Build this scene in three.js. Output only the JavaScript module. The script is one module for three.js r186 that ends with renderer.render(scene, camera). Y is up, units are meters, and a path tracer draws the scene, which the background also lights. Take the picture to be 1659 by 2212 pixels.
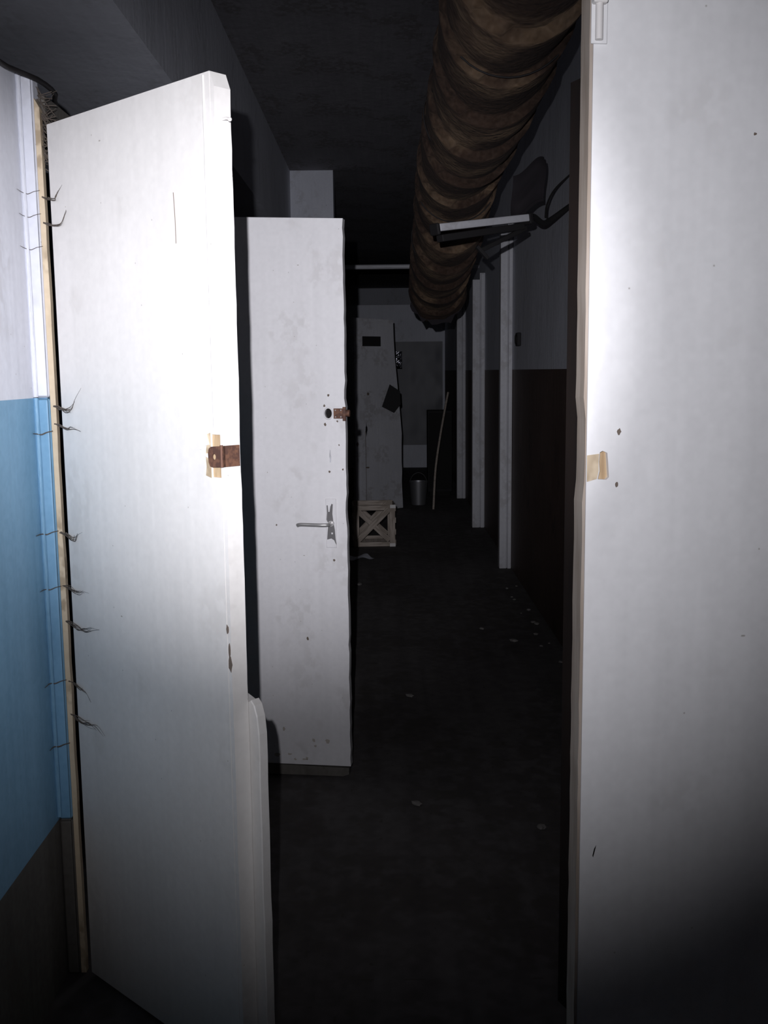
import * as THREE from 'three';
import { mergeGeometries } from 'three/addons/utils/BufferGeometryUtils.js';
import { RoundedBoxGeometry } from 'three/addons/geometries/RoundedBoxGeometry.js';

// ---------------------------------------------------------------- camera, light, exposure
const scene = new THREE.Scene();
scene.background = new THREE.Color(0, 0, 0);
const camera = new THREE.PerspectiveCamera(2 * Math.atan(1106 / 2200) * 180 / Math.PI, 1659 / 2212, 0.05, 60);
camera.position.set(0, 1.46, 0);
camera.rotation.order = 'YXZ';
camera.rotation.set(-7.87 * Math.PI / 180, 0, -0.6 * Math.PI / 180);
scene.add(camera);

const renderer = new THREE.WebGLRenderer({ antialias: true });
renderer.toneMapping = THREE.LinearToneMapping;
renderer.toneMappingExposure = 1.0;
renderer.shadowMap.enabled = true;

// the only light in the place: a hand-held white LED torch beside the lens, a tight core and a wider spill
const TORCH = [-0.057, 1.562, 0.0];
function torch(intensity, angle, penumbra, aim, color) {
  const l = new THREE.SpotLight(color, intensity, 0, angle * Math.PI / 180, penumbra, 2);
  l.position.set(...TORCH);
  l.target.position.set(TORCH[0] + aim[0] * 4, TORCH[1] + aim[1] * 4, TORCH[2] + aim[2] * 4);
  l.castShadow = true; l.shadow.radius = 0.35; l.shadow.mapSize.set(2048, 2048); l.shadow.bias = -0.0005;
  scene.add(l, l.target);
}
torch(24.8, 21.4, 1, [-0.062, -0.01, -1], 0xf6f6ff);
torch(6.9, 39.4, 0.9, [-0.018, 0.008, -1], 0xf6f6ff);

// ---------------------------------------------------------------- helpers
let seed = 20240611;
const rnd = () => { seed = (seed * 1664525 + 1013904223) >>> 0; return seed / 4294967296; };
const rr = (a, b) => a + (b - a) * rnd();
const taken = new Map();
function numbered(name) {
  const n = taken.get(name) || 0; taken.set(name, n + 1);
  return n ? `${name}_${String(n).padStart(3, '0')}` : name;
}
function sh(o) { o.traverse(m => { if (m.isMesh) { m.castShadow = true; m.receiveShadow = true; } }); return o; }
function tag(o, label, category, group, kind) {
  o.userData.label = label; if (category) o.userData.category = category;
  if (group) o.userData.group = group;
  if (kind) o.userData.kind = kind;
  return o;
}
function grp(name, [x, y, z], turn = 0) {
  const g = new THREE.Group(); g.name = numbered(name); g.position.set(x, y, z); g.rotation.y = turn; scene.add(g); return g;
}
function obj(name, geos, mat, parent = scene) {
  const list = (Array.isArray(geos) ? geos : [geos]).map(g => { const q = g.index ? g.toNonIndexed() : g; for (const k of Object.keys(q.attributes)) if (!['position', 'normal', 'uv'].includes(k)) q.deleteAttribute(k); return q; });
  const m = new THREE.Mesh(list.length > 1 ? mergeGeometries(list) : list[0], mat);
  m.name = parent === scene ? numbered(name) : name;
  m.castShadow = m.receiveShadow = true; parent.add(m); return m;
}
// uv in metres from position, by dominant normal
function uvm(g) {
  if (g.index) g = g.toNonIndexed();
  const p = g.attributes.position, n = g.attributes.normal, uv = new Float32Array(p.count * 2);
  for (let i = 0; i < p.count; i++) {
    const a = Math.abs(n.getX(i)), b = Math.abs(n.getY(i)), c = Math.abs(n.getZ(i));
    const x = p.getX(i), y = p.getY(i), z = p.getZ(i);
    if (a >= b && a >= c) { uv[2 * i] = z; uv[2 * i + 1] = y; } else if (b >= c) { uv[2 * i] = x; uv[2 * i + 1] = z; } else { uv[2 * i] = x; uv[2 * i + 1] = y; }
  }
  g.setAttribute('uv', new THREE.BufferAttribute(uv, 2)); return g;
}
const box = (x0, x1, y0, y1, z0, z1) => uvm(new THREE.BoxGeometry(x1 - x0, y1 - y0, z1 - z0).translate((x0 + x1) / 2, (y0 + y1) / 2, (z0 + z1) / 2));
const rbox = (x0, x1, y0, y1, z0, z1, r = 0.003) => uvm(new RoundedBoxGeometry(x1 - x0, y1 - y0, z1 - z0, 2, r).translate((x0 + x1) / 2, (y0 + y1) / 2, (z0 + z1) / 2));
function poly(pts, z0, z1, holes = [], bevel = 0) {
  const s = new THREE.Shape(pts.map(p => new THREE.Vector2(...p)));
  for (const h of holes) s.holes.push(new THREE.Path(h.map(p => new THREE.Vector2(...p))));
  const g = new THREE.ExtrudeGeometry(s, { depth: z1 - z0 - 2 * bevel, bevelEnabled: bevel > 0, bevelSize: bevel, bevelThickness: bevel, bevelSegments: 1, bevelOffset: -bevel });
  return uvm(g.translate(0, 0, z0 + bevel));
}
const V = (...a) => new THREE.Vector3(...a);
function tube(pts, r, seg = 24, rad = 8, taper = null) {
  const c = new THREE.CatmullRomCurve3(pts.map(p => V(...p)), false, 'centripetal');
  const g = new THREE.TubeGeometry(c, seg, 1, rad, false), P = g.attributes.position;
  for (let i = 0; i <= seg; i++) {
    const t = i / seg, o = c.getPointAt(t), k = taper ? taper(t) * r : r;
    for (let j = 0; j <= rad; j++) { const q = i * (rad + 1) + j; P.setXYZ(q, o.x + (P.getX(q) - o.x) * k, o.y + (P.getY(q) - o.y) * k, o.z + (P.getZ(q) - o.z) * k); }
  }
  return g;
}
function bar(a, b, w, d) {             // a board from a to b, w wide in the plane, d deep along z
  const A = V(...a), B = V(...b), L = A.distanceTo(B), g = new RoundedBoxGeometry(L, w, d, 1, Math.min(w, d) * 0.15);
  const m = new THREE.Matrix4(), dir = B.clone().sub(A).normalize(); let up = V(0, 1, 0); if (Math.abs(dir.y) > 0.95) up = V(1, 0, 0);
  const zz = dir.clone().cross(up).normalize(), yy = zz.clone().cross(dir);
  m.makeBasis(dir, yy, zz).setPosition(A.add(B).multiplyScalar(0.5)); const q = uvm(g), uv = q.attributes.uv; for (let i = 0; i < uv.count; i++) uv.setXY(i, uv.getY(i), uv.getX(i));   // grain along the board
  return q.applyMatrix4(m);
}
function disc(x, y, r, z0, z1, sy = 1, n = 18) { return uvm(new THREE.CylinderGeometry(r, r, z1 - z0, n).rotateX(Math.PI / 2).scale(1, sy, 1).translate(x, y, (z0 + z1) / 2)); }

// ---------------------------------------------------------------- procedural textures
function hash(x, y, s) { let h = (x * 374761393 + y * 668265263 + s * 1442695041) | 0; h = Math.imul(h ^ (h >>> 13), 1274126177); return ((h ^ (h >>> 16)) >>> 0) / 4294967296; }
function vnoise(u, v, px, py, s) {     // periodic value noise
  const x = Math.floor(u), y = Math.floor(v), fx = u - x, fy = v - y, a = fx * fx * (3 - 2 * fx), b = fy * fy * (3 - 2 * fy);
  const w = (i, m) => ((i % m) + m) % m;
  const h = (i, j) => hash(w(i, px), w(j, py), s);
  return (h(x, y) * (1 - a) + h(x + 1, y) * a) * (1 - b) + (h(x, y + 1) * (1 - a) + h(x + 1, y + 1) * a) * b;
}
function fbm(u, v, fx, fy, s, oct = 4) { let t = 0, a = 0.5, n = 0; for (let o = 0; o < oct; o++) { t += a * vnoise(u * fx, v * fy, fx, fy, s + o); n += a; a *= 0.55; fx *= 2; fy *= 2; } return t / n; }
const clamp = (x, a = 0, b = 1) => Math.min(b, Math.max(a, x));
const sstep = (a, b, x) => { const t = clamp((x - a) / (b - a)); return t * t * (3 - 2 * t); };
function tex(w, h, fn, srgb = true, rx = 1, ry = rx) {
  const d = new Uint8Array(w * h * 4);
  for (let j = 0; j < h; j++) for (let i = 0; i < w; i++) { const c = fn((i + 0.5) / w, (j + 0.5) / h); const k = (j * w + i) * 4; d[k] = clamp(c[0], 0, 255); d[k + 1] = clamp(c[1], 0, 255); d[k + 2] = clamp(c[2], 0, 255); d[k + 3] = 255; }
  const t = new THREE.DataTexture(d, w, h); t.wrapS = t.wrapT = THREE.RepeatWrapping; t.magFilter = THREE.LinearFilter; t.minFilter = THREE.LinearMipmapLinearFilter; t.generateMipmaps = true;
  if (srgb) t.colorSpace = THREE.SRGBColorSpace;
  t.repeat.set(rx, ry); t.needsUpdate = true; return t;
}
const mix = (a, b, t) => a.map((v, i) => v + (b[i] - v) * t);
// oil paint: mottling, brush streaks, grime blotches and specks. `streak` stretches vertically
function paint(base, { vary = 10, dirt = [90, 80, 68], dirtAmt = 0.25, specks = 0.5, s = 1, rough = 0.5, rep = 1, bump = 0.0006, blotch = 0.62 } = {}) {
  const map = tex(512, 512, (u, v) => {
    const m = fbm(u, v, 4, 3, s) - 0.5, st = fbm(u, v, 60, 3, s + 20, 3) - 0.5, f = fbm(u, v, 90, 90, s + 40, 2) - 0.5;
    let c = base.map(b => b + vary * (1.4 * m + 0.8 * st + 0.8 * f));
    const b = sstep(blotch, blotch + 0.16, fbm(u, v, 7, 5, s + 60)) * sstep(0.35, 0.6, fbm(u, v, 50, 40, s + 70, 3));
    c = mix(c, dirt, b * dirtAmt);
    const sp = vnoise(u * 130, v * 130, 130, 130, s + 90); if (sp > 1 - 0.02 * specks) c = mix(c, dirt, 0.5);
    return c;
  }, true, rep);
  const bm = tex(256, 256, (u, v) => { const x = 255 * (0.5 * fbm(u, v, 48, 4, s + 11, 3) + 0.5 * fbm(u, v, 24, 24, s + 15, 3)); return [x, x, x]; }, false, rep);
  return new THREE.MeshStandardMaterial({ map, bumpMap: bm, bumpScale: bump, roughness: rough });
}
function woodMat(base, dark, s, rough = 0.75, rep = 2) {
  return new THREE.MeshStandardMaterial({ map: tex(256, 256, (u, v) => { const g = fbm(u, v, 40, 4, s, 3), k = fbm(u, v, 5, 3, s + 7); return mix(base, dark, clamp(1.5 * (g - 0.35) + 0.5 * (k - 0.5))); }, true, rep), roughness: rough });
}
const flat = (hex, rough = 0.7, metal = 0) => new THREE.MeshStandardMaterial({ color: hex, roughness: rough, metalness: metal });
const M = {
  doorL: paint([226, 223, 218], { vary: 9, dirtAmt: 0.05, s: 3, rough: 0.42, specks: 0.35 }),
  doorM: paint([224, 222, 222], { vary: 8, dirtAmt: 0.07, s: 13, rough: 0.45, specks: 0.4, blotch: 0.55 }),
  doorR: paint([222, 221, 220], { vary: 9, dirtAmt: 0.05, s: 23, rough: 0.5, specks: 0.35 }),
  wallWhite: paint([218, 220, 228], { vary: 10, dirtAmt: 0.1, s: 33, rough: 0.85, bump: 0.002 }),
  wallBlue: paint([118, 162, 192], { vary: 14, dirt: [70, 100, 124], dirtAmt: 0.2, s: 43, rough: 0.5, bump: 0.002 }),
  plinth: paint([96, 92, 86], { vary: 16, dirtAmt: 0.4, s: 53, rough: 0.8, bump: 0.003 }),
  dadoBrown: paint([84, 66, 58], { vary: 18, dirt: [40, 32, 28], dirtAmt: 0.5, s: 63, rough: 0.6, bump: 0.003 }),
  concrete: paint([132, 130, 134], { vary: 14, dirt: [84, 78, 74], dirtAmt: 0.35, s: 93, rough: 0.95, bump: 0.004, blotch: 0.5 }),
  floor: paint([80, 76, 75], { vary: 22, dirt: [58, 52, 48], dirtAmt: 0.4, s: 103, rough: 0.95, bump: 0.005, blotch: 0.42, specks: 2, rep: 0.37 }),
  frameWhite: paint([200, 200, 204], { vary: 10, dirtAmt: 0.15, s: 113, rough: 0.55, blotch: 0.52 }),
  cream: paint([206, 188, 160], { vary: 12, dirt: [110, 90, 66], dirtAmt: 0.4, s: 123, rough: 0.6, blotch: 0.5 }),
  bareWood: woodMat([190, 166, 132], [152, 124, 92], 131, 0.8, 4),
  edgeWood: woodMat([168, 156, 144], [138, 124, 110], 141, 0.75, 3),
  darkWood: woodMat([32, 20, 14], [20, 12, 9], 151, 0.8, 2),
  crateWood: woodMat([188, 176, 164], [132, 120, 108], 161, 0.85, 3),
  rust: new THREE.MeshStandardMaterial({ map: tex(128, 128, (u, v) => mix([118, 84, 66], [90, 64, 54], sstep(0.35, 0.65, fbm(u, v, 6, 6, 171))), true, 20), roughness: 0.7, metalness: 0.35 }),
  rubble: flat(0x7c7874, 0.95),
  steel: flat(0x8c8c8e, 0.45, 0.7), dullSteel: flat(0x6c6a6a, 0.6, 0.6), whiteMetal: flat(0xdcd8d4, 0.4, 0.0),
  black: flat(0x161412, 0.85), hole: flat(0x120e0c, 0.95), cable: flat(0x1a1718, 0.7), web: flat(0x5c534b, 1.0),
  rag: flat(0x2a262a, 1.0), plate: flat(0x1c1a1b, 0.8),
  chip: flat(0x6e6258, 0.9), grime: flat(0xb8b0a6, 0.9), lever: flat(0xb4b2b0, 0.35, 0.6),
};
const MS = m => { const c = m.clone(); c.side = THREE.DoubleSide; return c; };
M.doorL.map.repeat.set(1, 1);

// ---------------------------------------------------------------- structure
const LX = -0.79, RX = 0.94, CEIL = 3.2, PART = 2.11, ZB = 1.4, ZE = -15.5, ZF = -22;   // PART: top of the near left partition; ZE: far partition; ZF: end of the corridor
// wall along z: inner face at X, thickness t away (sign), bands [y0,y1,material,name], openings [z0,z1,height]
function sideWall(name, X, t, z0, z1, bands, openings, label) {
  const g = grp(name, [0, 0, 0]); tag(g, label, 'wall', null, 'structure');
  const cuts = [...new Set([z0, z1, ...openings.flatMap(o => [o[0], o[1]])])].filter(z => z >= z0 && z <= z1).sort((a, b) => a - b);
  for (const [y0, y1, mat, nm] of bands) {
    const geos = [];
    for (let i = 0; i + 1 < cuts.length; i++) {
      const a = cuts[i], b = cuts[i + 1], o = openings.find(q => q[0] <= a + 1e-6 && q[1] >= b - 1e-6), lo = o ? Math.max(y0, o[2]) : y0;
      if (lo < y1 - 1e-4) geos.push(box(Math.min(X, X + t), Math.max(X, X + t), lo, y1, a, b));
    }
    if (geos.length) obj(nm, geos, mat, g);
  }
  return g;
}
{ const f = obj('floor', box(-2.5, 1.25, -0.15, 0, ZF - 0.2, ZB + 0.2), M.floor); tag(f, 'dark dirty concrete corridor floor', 'floor', null, 'structure'); }
{ const c = obj('ceiling', box(LX - 0.18, 1.25, CEIL, CEIL + 0.15, ZF - 0.2, ZB + 0.2), M.concrete); tag(c, 'high bare concrete ceiling over the corridor', 'ceiling', null, 'structure'); }
{ const c = obj('ceiling', box(-2.5, LX - 0.16, 2.56, 2.7, ZF - 0.2, ZB + 0.2), M.wallWhite); tag(c, 'lower whitewashed ceiling of side room past the partition', 'ceiling', null, 'structure'); }
// near left: a partition that stops short of the ceiling, with an open gap under a downstand
sideWall('wall_left', LX, -0.16, -3.5, ZB, [[0.4, 1.408, M.wallBlue, 'painted_dado'], [0, 0.4, M.plinth, 'plinth'], [1.408, PART, M.wallWhite, 'whitewash']], [[-3.02, -2.37, 2.03]], 'near left partition, white above a blue painted dado');
{ const w = obj('wall_downstand', box(LX - 0.16, LX, 2.56, CEIL, ZF, ZB), M.wallWhite); tag(w, 'white downstand above the open gap over left partition', 'wall', null, 'structure'); }
sideWall('wall_left', LX - 0.02, -0.16, ZF, -3.5, [[0, 1.45, M.dadoBrown, 'painted_dado'], [1.45, 2.3, M.wallWhite, 'whitewash']], [[-4.25, -3.62, 2.05]], 'far left partition, white above a brown dado');
sideWall('wall_left', -2.5, -0.1, ZF, ZB + 0.2, [[0, CEIL, M.wallWhite, 'plaster']], [], 'plain outer wall of the side room past left doorways');
sideWall('wall_right', RX, 0.2, ZF, ZB, [[0, 1.462, M.dadoBrown, 'painted_dado'], [1.462, CEIL, M.wallWhite, 'whitewash']], [[-8.1, -7.5, 2.36], [-10.4, -9.5, 2.2], [-12.35, -11.7, 2.1]], 'right corridor wall, white above a dark brown dado');
{ const w = obj('wall_back', box(-2.6, 1.25, 0, CEIL, ZB, ZB + 0.15), M.wallWhite); tag(w, 'plain wall across the corridor behind the viewer', 'wall', null, 'structure'); }
{ const w = obj('wall_partition', box(LX - 0.02, RX, 0, 2.44, ZE - 0.12, ZE), M.wallWhite); tag(w, 'plaster partition across the far corridor below the ceiling', 'wall', null, 'structure'); }
{ const w = obj('wall_end', box(-2.5, 1.25, 0, CEIL, ZF - 0.15, ZF), M.wallWhite); tag(w, 'wall closing the corridor beyond the far partition', 'wall', null, 'structure'); }
{ const w = obj('wall_pier', box(LX - 0.02, -0.415, 0, CEIL, -9.5, -9.2), M.wallWhite); tag(w, 'pale full-height pier standing out from far left wall', 'pier', null, 'structure'); }

// plaster pier and cream timber jamb beside the near left door
{
  const g = grp('trim_1', [0, 0, 0]); tag(g, 'plastered door jamb with cream timber edge on left wall', 'door jamb', null, 'structure');
  const prof = (y0, y1) => rbox(LX, -0.757, y0, y1, -2.37, -2.325, 0.008);
  obj('whitewash', prof(1.408, PART), M.wallWhite, g);
  obj('painted_dado', prof(0.4, 1.408), M.wallBlue, g);
  obj('plinth', prof(0, 0.4), M.plinth, g);
  obj('bead', [tube([[LX + 0.004, 1.41, -2.322], [LX + 0.004, 1.75, -2.321], [LX + 0.004, PART, -2.322]], 0.006, 12, 8)], M.wallWhite, g);
  obj('bead', [tube([[LX + 0.004, 0.41, -2.322], [LX + 0.004, 0.9, -2.321], [LX + 0.004, 1.408, -2.322]], 0.006, 12, 8)], M.wallBlue, g);
  const pts = [[-0.757, 0]]; for (let y = 0; y <= 2.06; y += 0.06) pts.push([-0.745 + rr(-0.0012, 0.0012), y]); pts.push([-0.757, 2.06]);
  obj('timber_edge', poly(pts, -2.35, -2.332), M.cream, g);
  obj('lintel', box(LX - 0.1, -0.745, 2.03, 2.075, -3.02, -2.37), M.plinth, g);
}

// ---------------------------------------------------------------- the three hinged leaves
function edgeRun(x, y0, y1, step, amp, notches = []) {   // points up a ragged vertical edge
  const p = []; for (let y = y0; y <= y1 + 1e-6; y += step) { let dx = rr(-amp, amp * 0.4); for (const [a, b, d] of notches) if (y > a && y < b) dx -= d; p.push([x + dx, Math.min(y, y1)]); } return p;
}
const rect = (x0, x1, y0, y1) => [[x0, y0], [x1, y0], [x1, y1], [x0, y1]];
const blob = (cx, cy, rx, ry, n = 12, j = 0.25) => Array.from({ length: n }, (_, i) => { const a = i / n * Math.PI * 2, k = 1 + rr(-j, j); return [cx + Math.cos(a) * rx * k, cy + Math.sin(a) * ry * k]; });

{ // near left leaf, swung towards the viewer
  const g = grp('door_1', [-0.722, 0.012, -2.311], -42.7 * Math.PI / 180);
  tag(g, 'white door leaf with rusty hasp, hinged on blue and white wall', 'door', null, 'structure');
  const W = 0.576, H = 1.988, T = 0.038;
  obj('panel', poly([[-0.006, 0], [W - 0.012, 0], [W - 0.012, H], [-0.006, H]], -T, 0, [rect(0.534, 0.5625, 1.25, 1.332)], 0), M.doorL, g);
  obj('lock_seat', poly(rect(0.534, 0.564, 1.25, 1.332), -T + 0.002, -0.0035), M.bareWood, g);
  const run = edgeRun(W, 0, H, 0.035, 0.0012, [[1.245, 1.335, 0.002]]);
  obj('edge_lipping', poly([[W - 0.0112, 0], ...run, [W - 0.0112, H]], -T, -0.0005), M.doorL, g);
  // narrow groove between face and lipping: a bead set back from the face
  obj('edge_bead', tube([[W - 0.03, 1.34, 0], [W - 0.03, 1.7, 0.0004], [W - 0.03, H - 0.004, 0]], 0.0022, 20, 6), M.doorL, g);
  // meeting batten, its upper part broken off
  const br = [[W - 0.03, 0], [W + 0.03, 0], ...edgeRun(W + 0.029, 0.04, 0.74, 0.05, 0.0016), [W + 0.024, 0.775], [W + 0.016, 0.797], [W + 0.006, 0.806], [W - 0.004, 0.802], [W - 0.03, 0.81]];
  obj('meeting_batten', poly(br, -T - 0.024, -T - 0.001, [], 0.002), M.doorL, g);
  obj('bare_wood_patch', poly([[0.516, 1.252], [0.5335, 1.248], [0.5335, 1.335], [0.519, 1.331], [0.521, 1.312], [0.517, 1.29], [0.519, 1.27]], 0.0001, 0.0008), M.cream, g);
  // hasp strap with a hole, folded round the edge
  const hp = [[W + 0.004, 1.272], [W + 0.004, 1.312], [0.541, 1.309], [0.534, 1.305], [0.531, 1.297], [0.532, 1.279], [0.536, 1.271], [0.544, 1.2695]];
  const hasp = obj('hasp', [poly(hp, 0.003, 0.006, [blob(0.549, 1.29, 0.0062, 0.0062, 12, 0)]), box(W + 0.001, W + 0.004, 1.272, 1.312, -0.032, 0.006)], M.rust, g);
  hasp.userData.label = 'rusty brown hasp strap with round hole';
  obj('hasp_pin', new THREE.CylinderGeometry(0.003, 0.003, 0.042, 10).translate(W - 0.004, 1.292, 0.0055), M.rust, hasp);
  obj('paint_flake', poly([[0.502, 1.302], [0.512, 1.291], [0.532, 1.286], [0.534, 1.297], [0.52, 1.294], [0.509, 1.301]], 0.001, 0.004), M.doorL, g);
  obj('paint_flake', poly([[0.518, 1.309], [0.522, 1.335], [0.53, 1.312]], 0.001, 0.003), M.doorL, g);
  for (const [x, y, rx, ry] of [[0.566, 0.955, 0.004, 0.0085], [0.57, 0.915, 0.003, 0.013], [0.571, 0.886, 0.0055, 0.014]]) obj('paint_chip', poly(blob(x, y, rx, ry, 10), -0.0003, 0.0006), M.chip, g);
  obj('crack', tube([[0.444, 1.79, 0.0002], [0.4465, 1.74, 0.0002], [0.447, 1.695, 0.0002]], 0.0009, 12, 5), M.chip, g);
  obj('nail', [tube([[W, 1.905, -0.018], [W + 0.012, 1.9045, -0.018], [W + 0.02, 1.902, -0.018]], 0.0026, 8, 8), new THREE.SphereGeometry(0.004, 10, 8).translate(W + 0.021, 1.9015, -0.018)], M.whiteMetal, g);
  for (const y of [0.25, 1.72]) obj('hinge', [new THREE.CylinderGeometry(0.007, 0.007, 0.1, 12).translate(-0.006, y, -0.03), box(-0.004, 0.03, y - 0.045, y + 0.045, -T - 0.002, -T)], M.dullSteel, g);
  sh(g);
}
{ // middle leaf further down the corridor
  const g = grp('door_2', [-0.735, 0.004, -3.6], -8 * Math.PI / 180);
  tag(g, 'white door leaf with lever handle standing across the corridor', 'door', null, 'structure');
  const W = 0.612, H = 1.99, T = 0.04;
  const hole = blob(0.552, 1.314, 0.0125, 0.019, 16, 0.04);
  const pts = [[0, 0.045], ...edgeRun(W, 0.045, H, 0.03, 0.0022, [[1.36, 1.41, 0.003], [1.0, 1.03, 0.004], [0.93, 0.98, 0.003]]), [0, H]];
  obj('panel', poly(pts, -T, 0, [hole]), M.doorM, g);
  obj('bottom_rail', poly([[0, 0], [W - 0.03, 0.004], ...edgeRun(W - 0.008, 0.012, 0.04, 0.012, 0.006), [0, 0.0445]], -T + 0.004, -0.005), M.plinth, g);
  obj('lock_hole', poly(hole, -T + 0.004, -0.022), M.hole, g);
  const ring = obj('lock_rim', new THREE.TorusGeometry(0.0145, 0.0022, 8, 20).scale(1, 1.35, 1).translate(0.552, 1.314, 0.001), M.doorM, g);
  const pl = obj('lock_plate', [rbox(0.571, 0.603, 1.296, 1.331, 0.0005, 0.005, 0.0012), rbox(0.603, 0.614, 1.288, 1.336, 0.0005, 0.008, 0.0015)], M.rust, g);
  pl.userData.label = 'rusty lock plate at the door edge';
  obj('lock_knob', uvm(new THREE.CylinderGeometry(0.012, 0.012, 0.014, 20).rotateZ(Math.PI / 2).translate(0.619, 1.314, -0.006)), M.rust, pl);
  for (const [x, y] of [[0.578, 1.302], [0.578, 1.325], [0.597, 1.302], [0.597, 1.325]]) obj('screw', disc(x, y, 0.002, 0.004, 0.0062), M.steel, pl);
  const es = obj('handle_plate', rbox(0.5375, 0.5745, 0.845, 1.018, 0.0003, 0.0045, 0.002), M.doorM, g);
  obj('worn_metal', poly([[0.541, 0.995], [0.545, 0.995], [0.547, 0.972], [0.551, 0.972], [0.554, 0.99], [0.559, 1.001], [0.563, 0.998], [0.561, 0.965], [0.564, 0.938], [0.569, 0.908], [0.571, 0.878], [0.574, 0.855], [0.57, 0.862], [0.566, 0.872], [0.556, 0.878], [0.541, 0.874], [0.543, 0.9], [0.546, 0.93], [0.54, 0.945], [0.542, 0.968]], 0.0045, 0.0053, [blob(0.559, 0.896, 0.003, 0.004, 8, 0.1)]), M.dullSteel, es);
  const lv = obj('lever_handle', [tube([[0.557, 0.932, 0.004], [0.557, 0.932, 0.03], [0.553, 0.932, 0.044], [0.535, 0.932, 0.05], [0.49, 0.933, 0.05], [0.452, 0.933, 0.049], [0.444, 0.93, 0.046]], 0.0058, 40, 10), disc(0.557, 0.932, 0.0105, 0.004, 0.016)], M.lever, g);
  lv.userData.label = 'bent metal lever handle';
  for (const [x, y, r] of [[0.553, 1.376, 0.004], [0.54, 1.276, 0.0045], [0.553, 1.112, 0.0035], [0.359, 0.923, 0.003], [0.463, 0.514, 0.005], [0.564, 0.8, 0.004], [0.583, 1.287, 0.003], [0.588, 1.205, 0.0025], [0.6, 1.12, 0.003], [0.538, 1.34, 0.004]]) obj('paint_chip', poly(blob(x, y, r, r * 1.2, 9), -0.0003, 0.0006), M.chip, g);
  obj('paint_chip', poly(blob(0.556, 1.165, 0.003, 0.022, 12), -0.0003, 0.0006), M.frameWhite, g);
  for (let i = 0; i < 9; i++) { const y = 0.06 + 0.2 * rnd() * rnd(), x = rr(0.32, 0.595); obj('dirt_spot', poly(blob(x, y, rr(0.004, 0.014), rr(0.003, 0.008), 9, 0.4), -0.0003, 0.0004), M.grime, g); }
  for (const y of [0.25, 1.72]) obj('hinge', [new THREE.CylinderGeometry(0.007, 0.007, 0.1, 12).translate(-0.006, y, -0.03), box(-0.004, 0.03, y - 0.045, y + 0.045, -T - 0.002, -T)], M.dullSteel, g);
  sh(g);
}
{ // near right leaf
  const g = grp('door_3', [0.286, 0.01, -1.45], 6.5 * Math.PI / 180);
  tag(g, 'white door leaf with top bolt and gouged lock recess', 'door', null, 'structure');
  const W = 0.64, H = 1.99, T = 0.04;
  const rec = [[0.0235, 1.332], [0.0275, 1.334], [0.0345, 1.331], [0.036, 1.316], [0.0375, 1.296], [0.034, 1.2925], [0.021, 1.2935], [0.0235, 1.305], [0.0225, 1.318]];
  obj('panel', poly([[0.004, 0], [W, 0], [W, H], [0.004, H]], -T, 0, [rec]), M.doorR, g);
  obj('lock_recess', poly(rec, -T + 0.004, -0.009), M.bareWood, g);
  const run = edgeRun(0, 0, H, 0.03, 0.0008).map(([x, y]) => [Math.min(0.002, -x + (y > 1.288 && y < 1.385 ? 0.0028 : 0) - 0.001), y]).reverse();
  obj('edge_lipping', poly([[0.0035, 0], [0.0035, H], ...run], -T, -0.0012), M.edgeWood, g);
  obj('bare_wood_patch', poly([[0.0045, 1.328], [0.0225, 1.33], [0.0215, 1.318], [0.022, 1.306], [0.0195, 1.294], [0.0048, 1.29]], 0.0001, 0.0009), M.cream, g);
  for (const [x, y, a, b] of [[0.051, 1.361, 0.0028, 0.0045], [0.049, 1.285, 0.0026, 0.0038]]) obj('screw_hole', poly(blob(x, y, a, b, 10), -0.0003, 0.0005), M.chip, g);
  obj('scratch', poly([[0.0235, 0.722], [0.026, 0.733], [0.029, 0.738], [0.027, 0.729], [0.0245, 0.719]], -0.0003, 0.0005), M.hole, g);
  obj('paint_chip', poly(blob(0.238, 1.772, 0.0025, 0.0022, 9), -0.0003, 0.0005), M.chip, g);
  const bolt = obj('bolt_plate', rbox(-0.0005, 0.022, 1.885, 1.985, 0.0003, 0.0035, 0.0012), M.doorR, g);
  bolt.userData.label = 'painted slide bolt near the top edge';
  obj('bolt_rod', uvm(new THREE.CylinderGeometry(0.0052, 0.0052, 0.085, 14).translate(0.0085, 1.931, 0.009)), M.whiteMetal, bolt);
  obj('bolt_guide', [rbox(-0.001, 0.019, 1.934, 1.948, 0.003, 0.016, 0.003)], M.whiteMetal, bolt);
  obj('bolt_knob', uvm(new THREE.CylinderGeometry(0.005, 0.004, 0.02, 12).rotateX(Math.PI / 2).translate(0.0085, 1.956, 0.02)), M.dullSteel, bolt);
  for (const y of [0.25, 1.72]) obj('hinge', [new THREE.CylinderGeometry(0.007, 0.007, 0.1, 12).translate(W + 0.008, y, -0.03)], M.dullSteel, g);
  sh(g);
}
{ // dark timber surround beside the right leaf
  const g = grp('trim_2', [0, 0, 0]); tag(g, 'dark brown timber door surround behind right white door', 'door surround', null, 'structure');
  const plan = (pts, y0, y1) => uvm(poly(pts.map(([x, z]) => [x, -z]), 0, y1 - y0).rotateX(-Math.PI / 2).translate(0, y0, 0));
  obj('post', plan([[0.394, -2.2], [0.52, -1.9], [0.555, -1.915], [0.43, -2.215]], 0, 2.045), M.darkWood, g);
  obj('side_board', plan([[0.525, -1.9], [RX, -1.9], [RX, -1.94], [0.54, -1.94]], 0, 2.045), M.darkWood, g);
}

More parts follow.
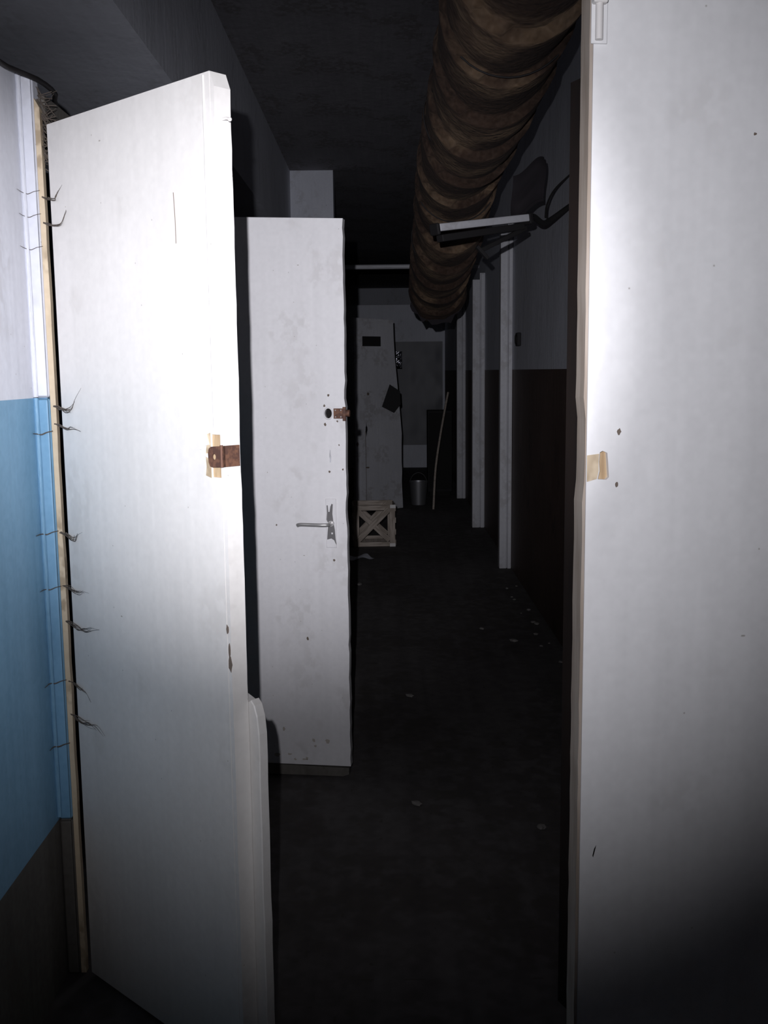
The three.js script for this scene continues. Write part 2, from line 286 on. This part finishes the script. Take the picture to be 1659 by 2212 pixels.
// closed doors in the right wall
function wallDoor(name, z0, z1, h, out, label) {
  const g = grp(name, [RX, 0, 0]); tag(g, label, 'door', null, 'structure');
  const w = 0.075;
  obj('casing', [rbox(-out, -out * 0.4, 0, h + w, z1 - 0.01, z1 + w, 0.006), rbox(-out * 0.42, 0.02, 0, h + w + 0.06, z1 - 0.01, z1 + w - 0.02, 0.004)], M.frameWhite, g);
  obj('cap_bead', rbox(-out * 0.34, -out * 0.04, 0, h + w + 0.05, z1 + w - 0.02, z1 + w + 0.004, 0.004), M.frameWhite, g);
  obj('casing', rbox(-0.014, 0.02, 0, h + w, z0 - w, z0 + 0.01, 0.005), M.frameWhite, g);
  obj('casing', rbox(-0.014, 0.02, h, h + w, z0, z1, 0.006), M.frameWhite, g);
  obj('leaf', rbox(0.0, 0.035, 0.02, h - 0.004, z0 + 0.012, z1 - 0.012, 0.003), M.frameWhite, g);
  obj('door_handle', [tube([[0, 1.0, z1 - 0.09], [-0.045, 1.0, z1 - 0.09], [-0.05, 1.0, z1 - 0.12], [-0.05, 1.0, z1 - 0.2]], 0.007, 16, 8)], M.steel, g);
  sh(g);
}
wallDoor('door_4', -8.1, -7.5, 2.36, 0.09, 'closed white door in right wall next to dark socket');
wallDoor('door_5', -10.4, -9.5, 2.2, 0.115, 'closed white door in right wall beneath the duct end');
wallDoor('door_6', -12.35, -11.7, 2.1, 0.1, 'closed white door in right wall nearest the far partition');

// ---------------------------------------------------------------- duct, lamp and pipes overhead
{
  const path = new THREE.CatmullRomCurve3([[0.41, 2.68, 0.6], [0.41, 2.66, -1.0], [0.4, 2.57, -2.9], [0.38, 2.45, -5.0], [0.39, 2.24, -6.4], [0.4, 2.05, -7.6]].map(p => V(...p)));
  const S = 260, R = 56, pos = [], uv = [], idx = [];
  for (let i = 0; i <= S; i++) {
    const t = i / S, c = path.getPointAt(t), L = t * 8.3;
    for (let j = 0; j <= R; j++) {
      const a = j / R * Math.PI * 2, jj = (j % R) / R, down = 0.5 - 0.5 * Math.sin(a);
      const ph = L - 0.16 * down * down, k = ((ph / 0.42) % 1 + 1) % 1;          // cloth wraps lapping every 0.42 m and sagging underneath
      let r = 0.192 + 0.02 * (1 - k) * (0.4 + down) + 0.02 * (fbm(jj, t, 6, 40, 201, 3) - 0.5) + 0.018 * down * Math.sin(L * 3.1 + jj * 6.28) * 0.6;
      if (i > S - 6) r += 0.006 * (i - S + 6) * fbm(jj, t, 12, 40, 207, 2);
      const end = i === S ? 0.09 * fbm(jj, 0.3, 10, 4, 211, 3) : 0;
      pos.push(c.x + Math.cos(a) * r, c.y + Math.sin(a) * r - 0.012 * down, c.z - end); uv.push(jj * 1.25, L);
    }
  }
  for (let i = 0; i < S; i++) for (let j = 0; j < R; j++) { const a = i * (R + 1) + j, b = a + R + 1; idx.push(a, a + 1, b, b, a + 1, b + 1); }
  const g = new THREE.BufferGeometry(); g.setAttribute('position', new THREE.Float32BufferAttribute(pos, 3)); g.setAttribute('uv', new THREE.Float32BufferAttribute(uv, 2)); g.setIndex(idx); g.computeVertexNormals();
  const d = grp('wrapped_duct', [0, 0, 0]); tag(d, 'thick brown cloth-wrapped pipe sagging along the right ceiling', 'duct');
  const wm = new THREE.MeshStandardMaterial({ side: THREE.DoubleSide, roughness: 1, map: tex(512, 512, (u, v) => { const n = fbm(u, v, 6, 6, 221), f = fbm(u, v, 90, 90, 225, 2); let c = mix([124, 102, 80], [72, 54, 43], sstep(0.35, 0.65, n)); return c.map(x => x + 30 * (f - 0.5)); }), bumpMap: tex(256, 256, (u, v) => { const x = 255 * fbm(u, v, 64, 64, 231, 2); return [x, x, x]; }, false), bumpScale: 0.004 });
  obj('wrapping', g, wm, d);
  obj('core_pipe', uvm(new THREE.CylinderGeometry(0.11, 0.11, 0.5, 24, 1, true).rotateX(Math.PI / 2 - 0.16).translate(0.4, 2.085, -7.5)), MS(M.dullSteel), d);
  for (const t of [0.33, 0.47, 0.6, 0.72, 0.84]) { const c = path.getPointAt(t); const gg = new THREE.TorusGeometry(0.206, 0.003, 6, 40).translate(c.x, c.y, c.z); obj('tie_wire', gg, M.cable, d); }
  for (const t of [0.3, 0.55, 0.78]) { const c = path.getPointAt(t); obj('hanger', [new THREE.CylinderGeometry(0.005, 0.005, CEIL - c.y, 8).translate(c.x, (CEIL + c.y) / 2, c.z)], M.dullSteel, d); }
  const flap = []; for (let i = 0; i <= 14; i++) { const a = Math.PI * (1.1 + 0.8 * i / 14); flap.push([Math.cos(a) * 0.205, Math.sin(a) * 0.205 - rr(0.02, 0.07)]); } for (let i = 14; i >= 0; i--) { const a = Math.PI * (1.1 + 0.8 * i / 14); flap.push([Math.cos(a) * 0.19, Math.sin(a) * 0.19]); }
  obj('torn_flap', poly(flap, -7.58, -7.57).translate(0.4, 2.045, 0), MS(M.rag), d);
  sh(d);
}
{ // dangling strip lamp
  const g = grp('strip_lamp', [0, 0, 0]); tag(g, 'loose strip lamp housing dangling below the wrapped duct', 'lamp');
  const a = [0.235, 2.06, -4.45], b = [0.655, 2.14, -4.75];
  obj('housing', bar(a, b, 0.032, 0.055), M.frameWhite, g);
  obj('gear_tray', bar([0.25, 2.02, -4.48], [0.64, 2.105, -4.76], 0.03, 0.045), M.plate, g);
  obj('end_cap', bar([0.222, 2.052, -4.44], [0.236, 2.055, -4.45], 0.05, 0.06), M.plate, g);
  obj('end_cap', bar([0.655, 2.135, -4.75], [0.675, 2.14, -4.765], 0.05, 0.06), M.plate, g);
  obj('bracket', [bar([0.44, 1.985, -4.62], [0.66, 2.1, -4.77], 0.02, 0.02), bar([0.42, 2.0, -4.6], [0.47, 1.95, -4.62], 0.015, 0.02)], M.plate, g);
  sh(g);
}
tag(obj('conduit_pipe', tube([[0.67, 2.14, -4.77], [0.72, 2.175, -4.95], [0.79, 2.165, -5.1], [0.835, 2.19, -5.18], [0.95, 2.27, -5.25]], 0.014, 40, 10), M.black), 'bent black conduit running from strip lamp to right wall', 'pipe');
tag(obj('loose_wire', tube([[0.8, 2.192, -5.1], [0.815, 2.26, -5.15], [0.86, 2.34, -5.2], [0.945, 2.42, -5.22]], 0.005, 24, 6), M.black), 'thin black wire slanting up from bent conduit to wall', 'wire');
{ // dark rag caught over the conduit
  const g = new THREE.PlaneGeometry(0.14, 0.19, 24, 24), p = g.attributes.position;
  for (let i = 0; i < p.count; i++) { const x = p.getX(i), y = p.getY(i); p.setXYZ(i, x + 0.05 * y, y + 0.25 * x + 0.025 * Math.sin(x * 30), 0.04 * Math.sin(x * 28 + y * 12) + 0.03 * Math.sin(y * 30)); }
  g.computeVertexNormals();
  const bk = g.clone().translate(0.01, -0.01, -0.012);
  const o = obj('hanging_rag', [g, bk], MS(M.rag)); o.position.set(0.69, 2.31, -4.95); tag(o, 'dark crumpled rag hanging between duct and right wall', 'rag');
}
tag(obj('ceiling_pipe', [new THREE.CylinderGeometry(0.022, 0.022, 1.74, 16).rotateZ(Math.PI / 2).translate(0.065, 2.452, -10.0), new THREE.CylinderGeometry(0.03, 0.03, 0.03, 16).rotateZ(Math.PI / 2).translate(0.33, 2.452, -10.0)], M.frameWhite), 'pale thin pipe crossing the corridor above leaning door', 'pipe');
tag(obj('wall_cable', tube([[LX + 0.016, 2.1, 0.8], [LX + 0.014, 2.097, -1.0], [LX + 0.018, 2.1, -1.9], [LX + 0.013, 2.094, -2.12], [LX + 0.016, 2.098, -2.25], [LX + 0.042, 2.096, -2.3], [LX + 0.044, 2.1, -2.45], [LX + 0.014, 2.098, -2.55], [LX + 0.015, 2.1, -3.45]], 0.006, 90, 8), M.cable), 'black cable along the top edge of left partition', 'cable');
{ const g = grp('wall_socket', [RX, 1.665, -7.02]); tag(g, 'small dark wall socket on right wall above the dado', 'socket');
  obj('body', rbox(-0.03, 0.0, -0.045, 0.045, -0.045, 0.045, 0.008), M.plate, g); obj('face', uvm(new THREE.CylinderGeometry(0.03, 0.03, 0.008, 20).rotateZ(Math.PI / 2).translate(-0.032, 0, 0)), M.black, g); }

// ---------------------------------------------------------------- far end things
{ // detached door leaf standing askew
  const g = grp('detached_door', [-0.285, 0.0, -10.45], 38 * Math.PI / 180); tag(g, 'white detached door leaf leaning in the far corridor', 'door leaf');
  obj('panel', poly([[0, 0.0], [0.478, 0.008], [0.475, 0.12], ...edgeRun(0.47, 0.2, 0.9, 0.1, 0.006), [0.44, 1.2], [0.405, 1.6], [0.395, 1.8], [0.39, 1.985], [0, 2.0]], -0.04, 0), M.frameWhite, g);
  obj('vent_opening', rbox(0.08, 0.262, 1.715, 1.815, -0.03, 0.003, 0.002), M.plate, g);
  obj('slot', poly(blob(0.11, 0.86, 0.008, 0.06, 12, 0.3), 0, 0.001), M.plate, g);
  for (const [x, y, rx, ry] of [[0.13, 1.23, 0.012, 0.014], [0.12, 0.47, 0.02, 0.008], [0.02, 0.72, 0.012, 0.02]]) obj('stain', poly(blob(x, y, rx, ry, 10), 0, 0.001), M.chip, g);
  obj('split', bar([0.103, 0.03, 0.0], [0.1, 0.85, 0.0], 0.004, 0.003), M.chip, g);
  for (const c of g.children) c.geometry.scale(1.3, 1, 1);
  sh(g);
}
{ const o = obj('black_plate', poly([[-0.028, 0.145], [0.078, 0.075], [0.085, -0.06], [0.015, -0.15], [-0.11, -0.085]], -0.006, 0.006, [], 0.001), M.plate); o.position.set(0.1, 1.18, -10.62); tag(o, 'black tilted plate hung on edge of detached door', 'plate'); }
{ // crinkled pale film sheet against the far partition
  const nx = 60, ny = 110, g = new THREE.PlaneGeometry(0.77, 1.55, nx, ny), p = g.attributes.position;
  for (let i = 0; i < p.count; i++) { const u = p.getX(i) / 0.77 + 0.5, v = p.getY(i) / 1.55 + 0.5; p.setZ(i, 0.03 * (fbm(u, v, 3, 4, 301, 2) - 0.5)); }
  g.computeVertexNormals();
  const o = obj('plastic_sheet', [g, g.clone().translate(0, 0, -0.004)], new THREE.MeshStandardMaterial({ color: 0x66676c, roughness: 0.45, side: THREE.DoubleSide })); o.position.set(0.52, 1.12, ZE + 0.025);
  tag(o, 'grey crinkled plastic sheet hung on the far partition', 'sheet');
}
tag(obj('plastic_strip', (() => { const g = new THREE.PlaneGeometry(0.09, 0.26, 12, 40), p = g.attributes.position; for (let i = 0; i < p.count; i++) p.setZ(i, 0.035 * Math.sin(p.getY(i) * 50 + p.getX(i) * 30) + 0.02 * Math.sin(p.getX(i) * 70)); g.computeVertexNormals(); return g.translate(0.25, 1.62, ZE + 0.085); })(), new THREE.MeshStandardMaterial({ color: 0xe6e6ea, roughness: 0.2, metalness: 1, side: THREE.DoubleSide })), 'shiny crumpled foil strip on the plastic sheet', 'foil');
tag(obj('leaning_stick', tube([[0.525, 0.0, -10.72], [0.56, 0.45, -10.85], [0.68, 1.05, -11.2], [0.72, 1.22, -11.3]], 0.012, 20, 8), M.crateWood), 'pale thin wooden stick leaning near the right wall', 'stick');
{ const g = grp('dark_cabinet', [0.66, 0, -12.0]); tag(g, 'low dark cabinet standing before the plastic sheet', 'cabinet');
  obj('body', rbox(-0.14, 0.14, 0.05, 1.0, -0.2, 0.12, 0.006), M.plate, g); obj('door', rbox(-0.125, 0.125, 0.09, 0.97, 0.121, 0.135, 0.004), M.black, g); obj('plinth', rbox(-0.12, 0.12, 0, 0.055, -0.18, 0.1, 0.004), M.black, g); }
{ const g = grp('small_bin', [0.38, 0, -11.1]); tag(g, 'small grey bucket on floor beside the leaning stick', 'bucket');
  obj('body', new THREE.LatheGeometry([[0.0, 0.004], [0.075, 0.0], [0.08, 0.01], [0.1, 0.26], [0.104, 0.265], [0.097, 0.262], [0.074, 0.014], [0, 0.012]].map(p => new THREE.Vector2(...p)), 28), MS(M.steel), g);
  obj('bail', tube([[-0.1, 0.25, 0], [-0.06, 0.33, 0.02], [0, 0.36, 0.02], [0.06, 0.33, 0.02], [0.1, 0.25, 0]], 0.003, 20, 6), M.dullSteel, g); sh(g); }

// wooden crate
{
  const g = grp('wooden_crate', [-0.09, 0, -8.62], 0.05); tag(g, 'pale wooden slatted crate with crossed braces on floor', 'crate');
  const w = 0.35, h = 0.35, d = 0.34, x = w / 2, z = d / 2;
  for (const zz of [z, -z]) {
    obj('rail', bar([-x, h - 0.022, zz], [x, h - 0.022, zz], 0.042, 0.016), M.crateWood, g);
    obj('rail', bar([-x, 0.02, zz], [x, 0.02, zz], 0.038, 0.016), M.crateWood, g);
    for (const s of [-1, 1]) obj('post', bar([s * (x - 0.024), 0.0, zz + 0.002], [s * (x - 0.024), h, zz + 0.002], 0.046, 0.018), M.crateWood, g);
    obj('brace', bar([-x + 0.03, 0.05, zz + 0.014], [x - 0.05, h - 0.03, zz + 0.014], 0.046, 0.014), M.crateWood, g);
    obj('brace', bar([-x + 0.03, h - 0.04, zz - 0.002], [x - 0.05, 0.05, zz - 0.002], 0.042, 0.012), M.crateWood, g);
  }
  for (const s of [-1, 1]) for (const y of [0.03, 0.12, 0.22, 0.32]) obj('slat', box(s * x - 0.006, s * x + 0.006, y - 0.022, y + 0.022, -z, z), M.crateWood, g);
  for (let i = 0; i < 5; i++) obj('slat', box(-x + 0.01, x - 0.01, 0.004, 0.014, -z + 0.02 + i * 0.066, -z + 0.065 + i * 0.066), M.crateWood, g);
  for (const [cx, cy] of [[x - 0.02, h - 0.012], [x - 0.024, 0.012]]) { const b = obj('corner_bracket', [rbox(cx - 0.024, cx + 0.026, cy - 0.014, cy + 0.016, z + 0.012, z + 0.018, 0.002), rbox(cx + 0.02, cx + 0.026, cy - 0.014, cy + 0.016, z - 0.04, z + 0.018, 0.002)], M.whiteMetal, g); b.userData.label = 'bright metal corner bracket'; }
  sh(g);
}

// ---------------------------------------------------------------- litter and cobwebs
function rubble(r, s) { const g = new THREE.IcosahedronGeometry(r, 1), p = g.attributes.position; for (let i = 0; i < p.count; i++) { const k = 0.82 + 0.36 * hash(Math.round(p.getX(i) * 4e3), Math.round(p.getY(i) * 4e3) + Math.round(p.getZ(i) * 9e3), s); p.setXYZ(i, p.getX(i) * k, p.getY(i) * k * 0.5, p.getZ(i) * k); } g.computeVertexNormals(); g.computeBoundingBox(); return g.translate(0, -g.boundingBox.min.y, 0); }
const rub = [1, 2, 3, 4].map(s => rubble(0.03, s));
for (const [x, z, k] of [[0.696, -5.37, 1.0], [0.547, -5.64, 0.7], [0.495, -3.1, 0.8], [0.1, -3.29, 0.8], [-0.18, -6.88, 1.1], [0.107, -4.45, 0.8]]) {
  const o = obj('plaster_lump', rub[Math.floor(rnd() * 4)].clone(), M.rubble); o.scale.set(k * 0.85, k * 0.6, k * 0.6); o.rotation.y = rr(0, 6); o.position.set(x, 0, z);
  tag(o, 'small pale plaster lump lying out on the bare floor', 'rubble', 'plaster lumps on the floor');
}
for (let i = 0; i < 18; i++) {
  const z = -4.0 - i * 0.16 - rr(0, 0.16), o = obj('plaster_lump', rub[i % 4].clone(), M.rubble), k = rr(0.18, 0.55);
  o.scale.set(k, k, k); o.rotation.y = rr(0, 6); o.position.set(0.9 - 0.14 * rnd() * rnd(), 0, z);
  tag(o, 'plaster lump fallen along the foot of right wall', 'rubble', 'plaster lumps by the right wall');
}
{ const g = new THREE.PlaneGeometry(0.2, 0.14, 14, 10).rotateX(-Math.PI / 2), p = g.attributes.position; for (let i = 0; i < p.count; i++) p.setY(i, 0.012 + 0.01 * Math.sin(p.getX(i) * 40 + p.getZ(i) * 25)); g.computeVertexNormals(); const o = obj('paper_scrap', [g, g.clone().translate(0, -0.001, 0)], MS(M.wallWhite)); o.position.set(-0.2, 0, -7.9); o.rotation.y = 0.4; tag(o, 'crumpled paper scrap on floor before wooden crate', 'paper'); }

// dusty strands bridging jamb and leaf: [height, reach over leaf, droop, reach over jamb]
const leafAt = (x, y, z = 0.004) => { const a = -42.7 * Math.PI / 180; return [-0.722 + x * Math.cos(a) + z * Math.sin(a), y, -2.311 - x * Math.sin(a) + z * Math.cos(a)]; };
for (const [y, a, dy, th] of [[1.845, 0.05, 0.02, 0.7], [1.79, 0.09, 0.05, 0.6], [1.385, 0.085, 0.045, 1.1], [1.095, 0.06, 0.012, 1.2], [0.97, 0.08, 0.0, 1.2], [0.885, 0.115, 0.006, 1.3], [0.74, 0.06, -0.03, 0.7], [0.66, 0.11, -0.018, 1.5], [1.345, 0.075, -0.01, 0.6]]) {
  const pts = [[-0.748, y + 0.004, -2.327], [-0.735, y, -2.322], leafAt(0.02, y - 0.006), leafAt(a * 0.45, y - 0.004), leafAt(a * 0.7, y + dy * 0.4), leafAt(a, y + dy)];
  const geos = [];                     // a wisp of fine dusty hairs, thickest in the middle
  for (let h = 0; h < 9; h++) {
    const k = 0.0045 * th, e = rr(0.55, 1), q = pts.map(([x, yy, z], i) => [x + rr(-k, k) * 0.4, yy + rr(-k, k) * (i === 0 || i === 5 ? 0.3 : 1) * (i === 3 ? 1.5 : 1), z + rr(0, k) * 0.6]);
    const n = Math.max(3, Math.round(6 * e)); geos.push(tube(q.slice(h % 3 ? 1 : 0, n), rr(0.0005, 0.0012), 14, 4, t => 1.2 - t));
  }
  tag(obj('cobweb_strand', geos, M.web), 'dusty dark cobweb strand across gap beside hasp door', 'cobweb', 'cobwebs at the left door hinge side');
}
for (const [y, l, th] of [[1.86, 0.035, 0.5], [1.81, 0.03, 0.5], [1.74, 0.035, 0.5], [1.1, 0.04, 0.9], [0.97, 0.035, 0.8], [0.745, 0.04, 0.9], [0.59, 0.03, 1.1], [1.33, 0.02, 1.0]]) {
  tag(obj('cobweb_strand', tube([[-0.752, y + 0.003, -2.3235], [-0.765, y, -2.3215], [-0.778, y - 0.005, -2.3205], [-0.786, y - 0.003, -2.315], [-0.787, y - 0.001, -2.315 + l]], 0.0017 * th, 24, 5, t => 1 - 0.9 * Math.abs(t - 0.4)), M.web), 'short dusty cobweb strand clinging to blue and white jamb', 'cobweb', 'cobwebs on the left jamb');
}
{ // matted web in the corner above the hinge
  const geos = []; for (let i = 0; i < 60; i++) { const y0 = rr(1.94, 2.085), y1 = y0 - rr(-0.03, 0.06); geos.push(tube([[-0.752 + rr(-0.004, 0.006), y0, -2.335 - rr(0, 0.02)], [-0.742 + rr(-0.006, 0.012), (y0 + y1) / 2 - rr(0.004, 0.02), -2.345], [-0.722 + rr(-0.015, 0.01), y1, -2.35 - rr(0, 0.02)]], rr(0.0005, 0.0013), 8, 4)); }
  tag(obj('matted_cobweb', geos, M.web), 'dense dusty cobweb mat in corner above hasp door', 'cobweb');
}
scene.traverse(o => { if (o.isMesh) { o.castShadow = true; o.receiveShadow = true; } });
renderer.render(scene, camera);
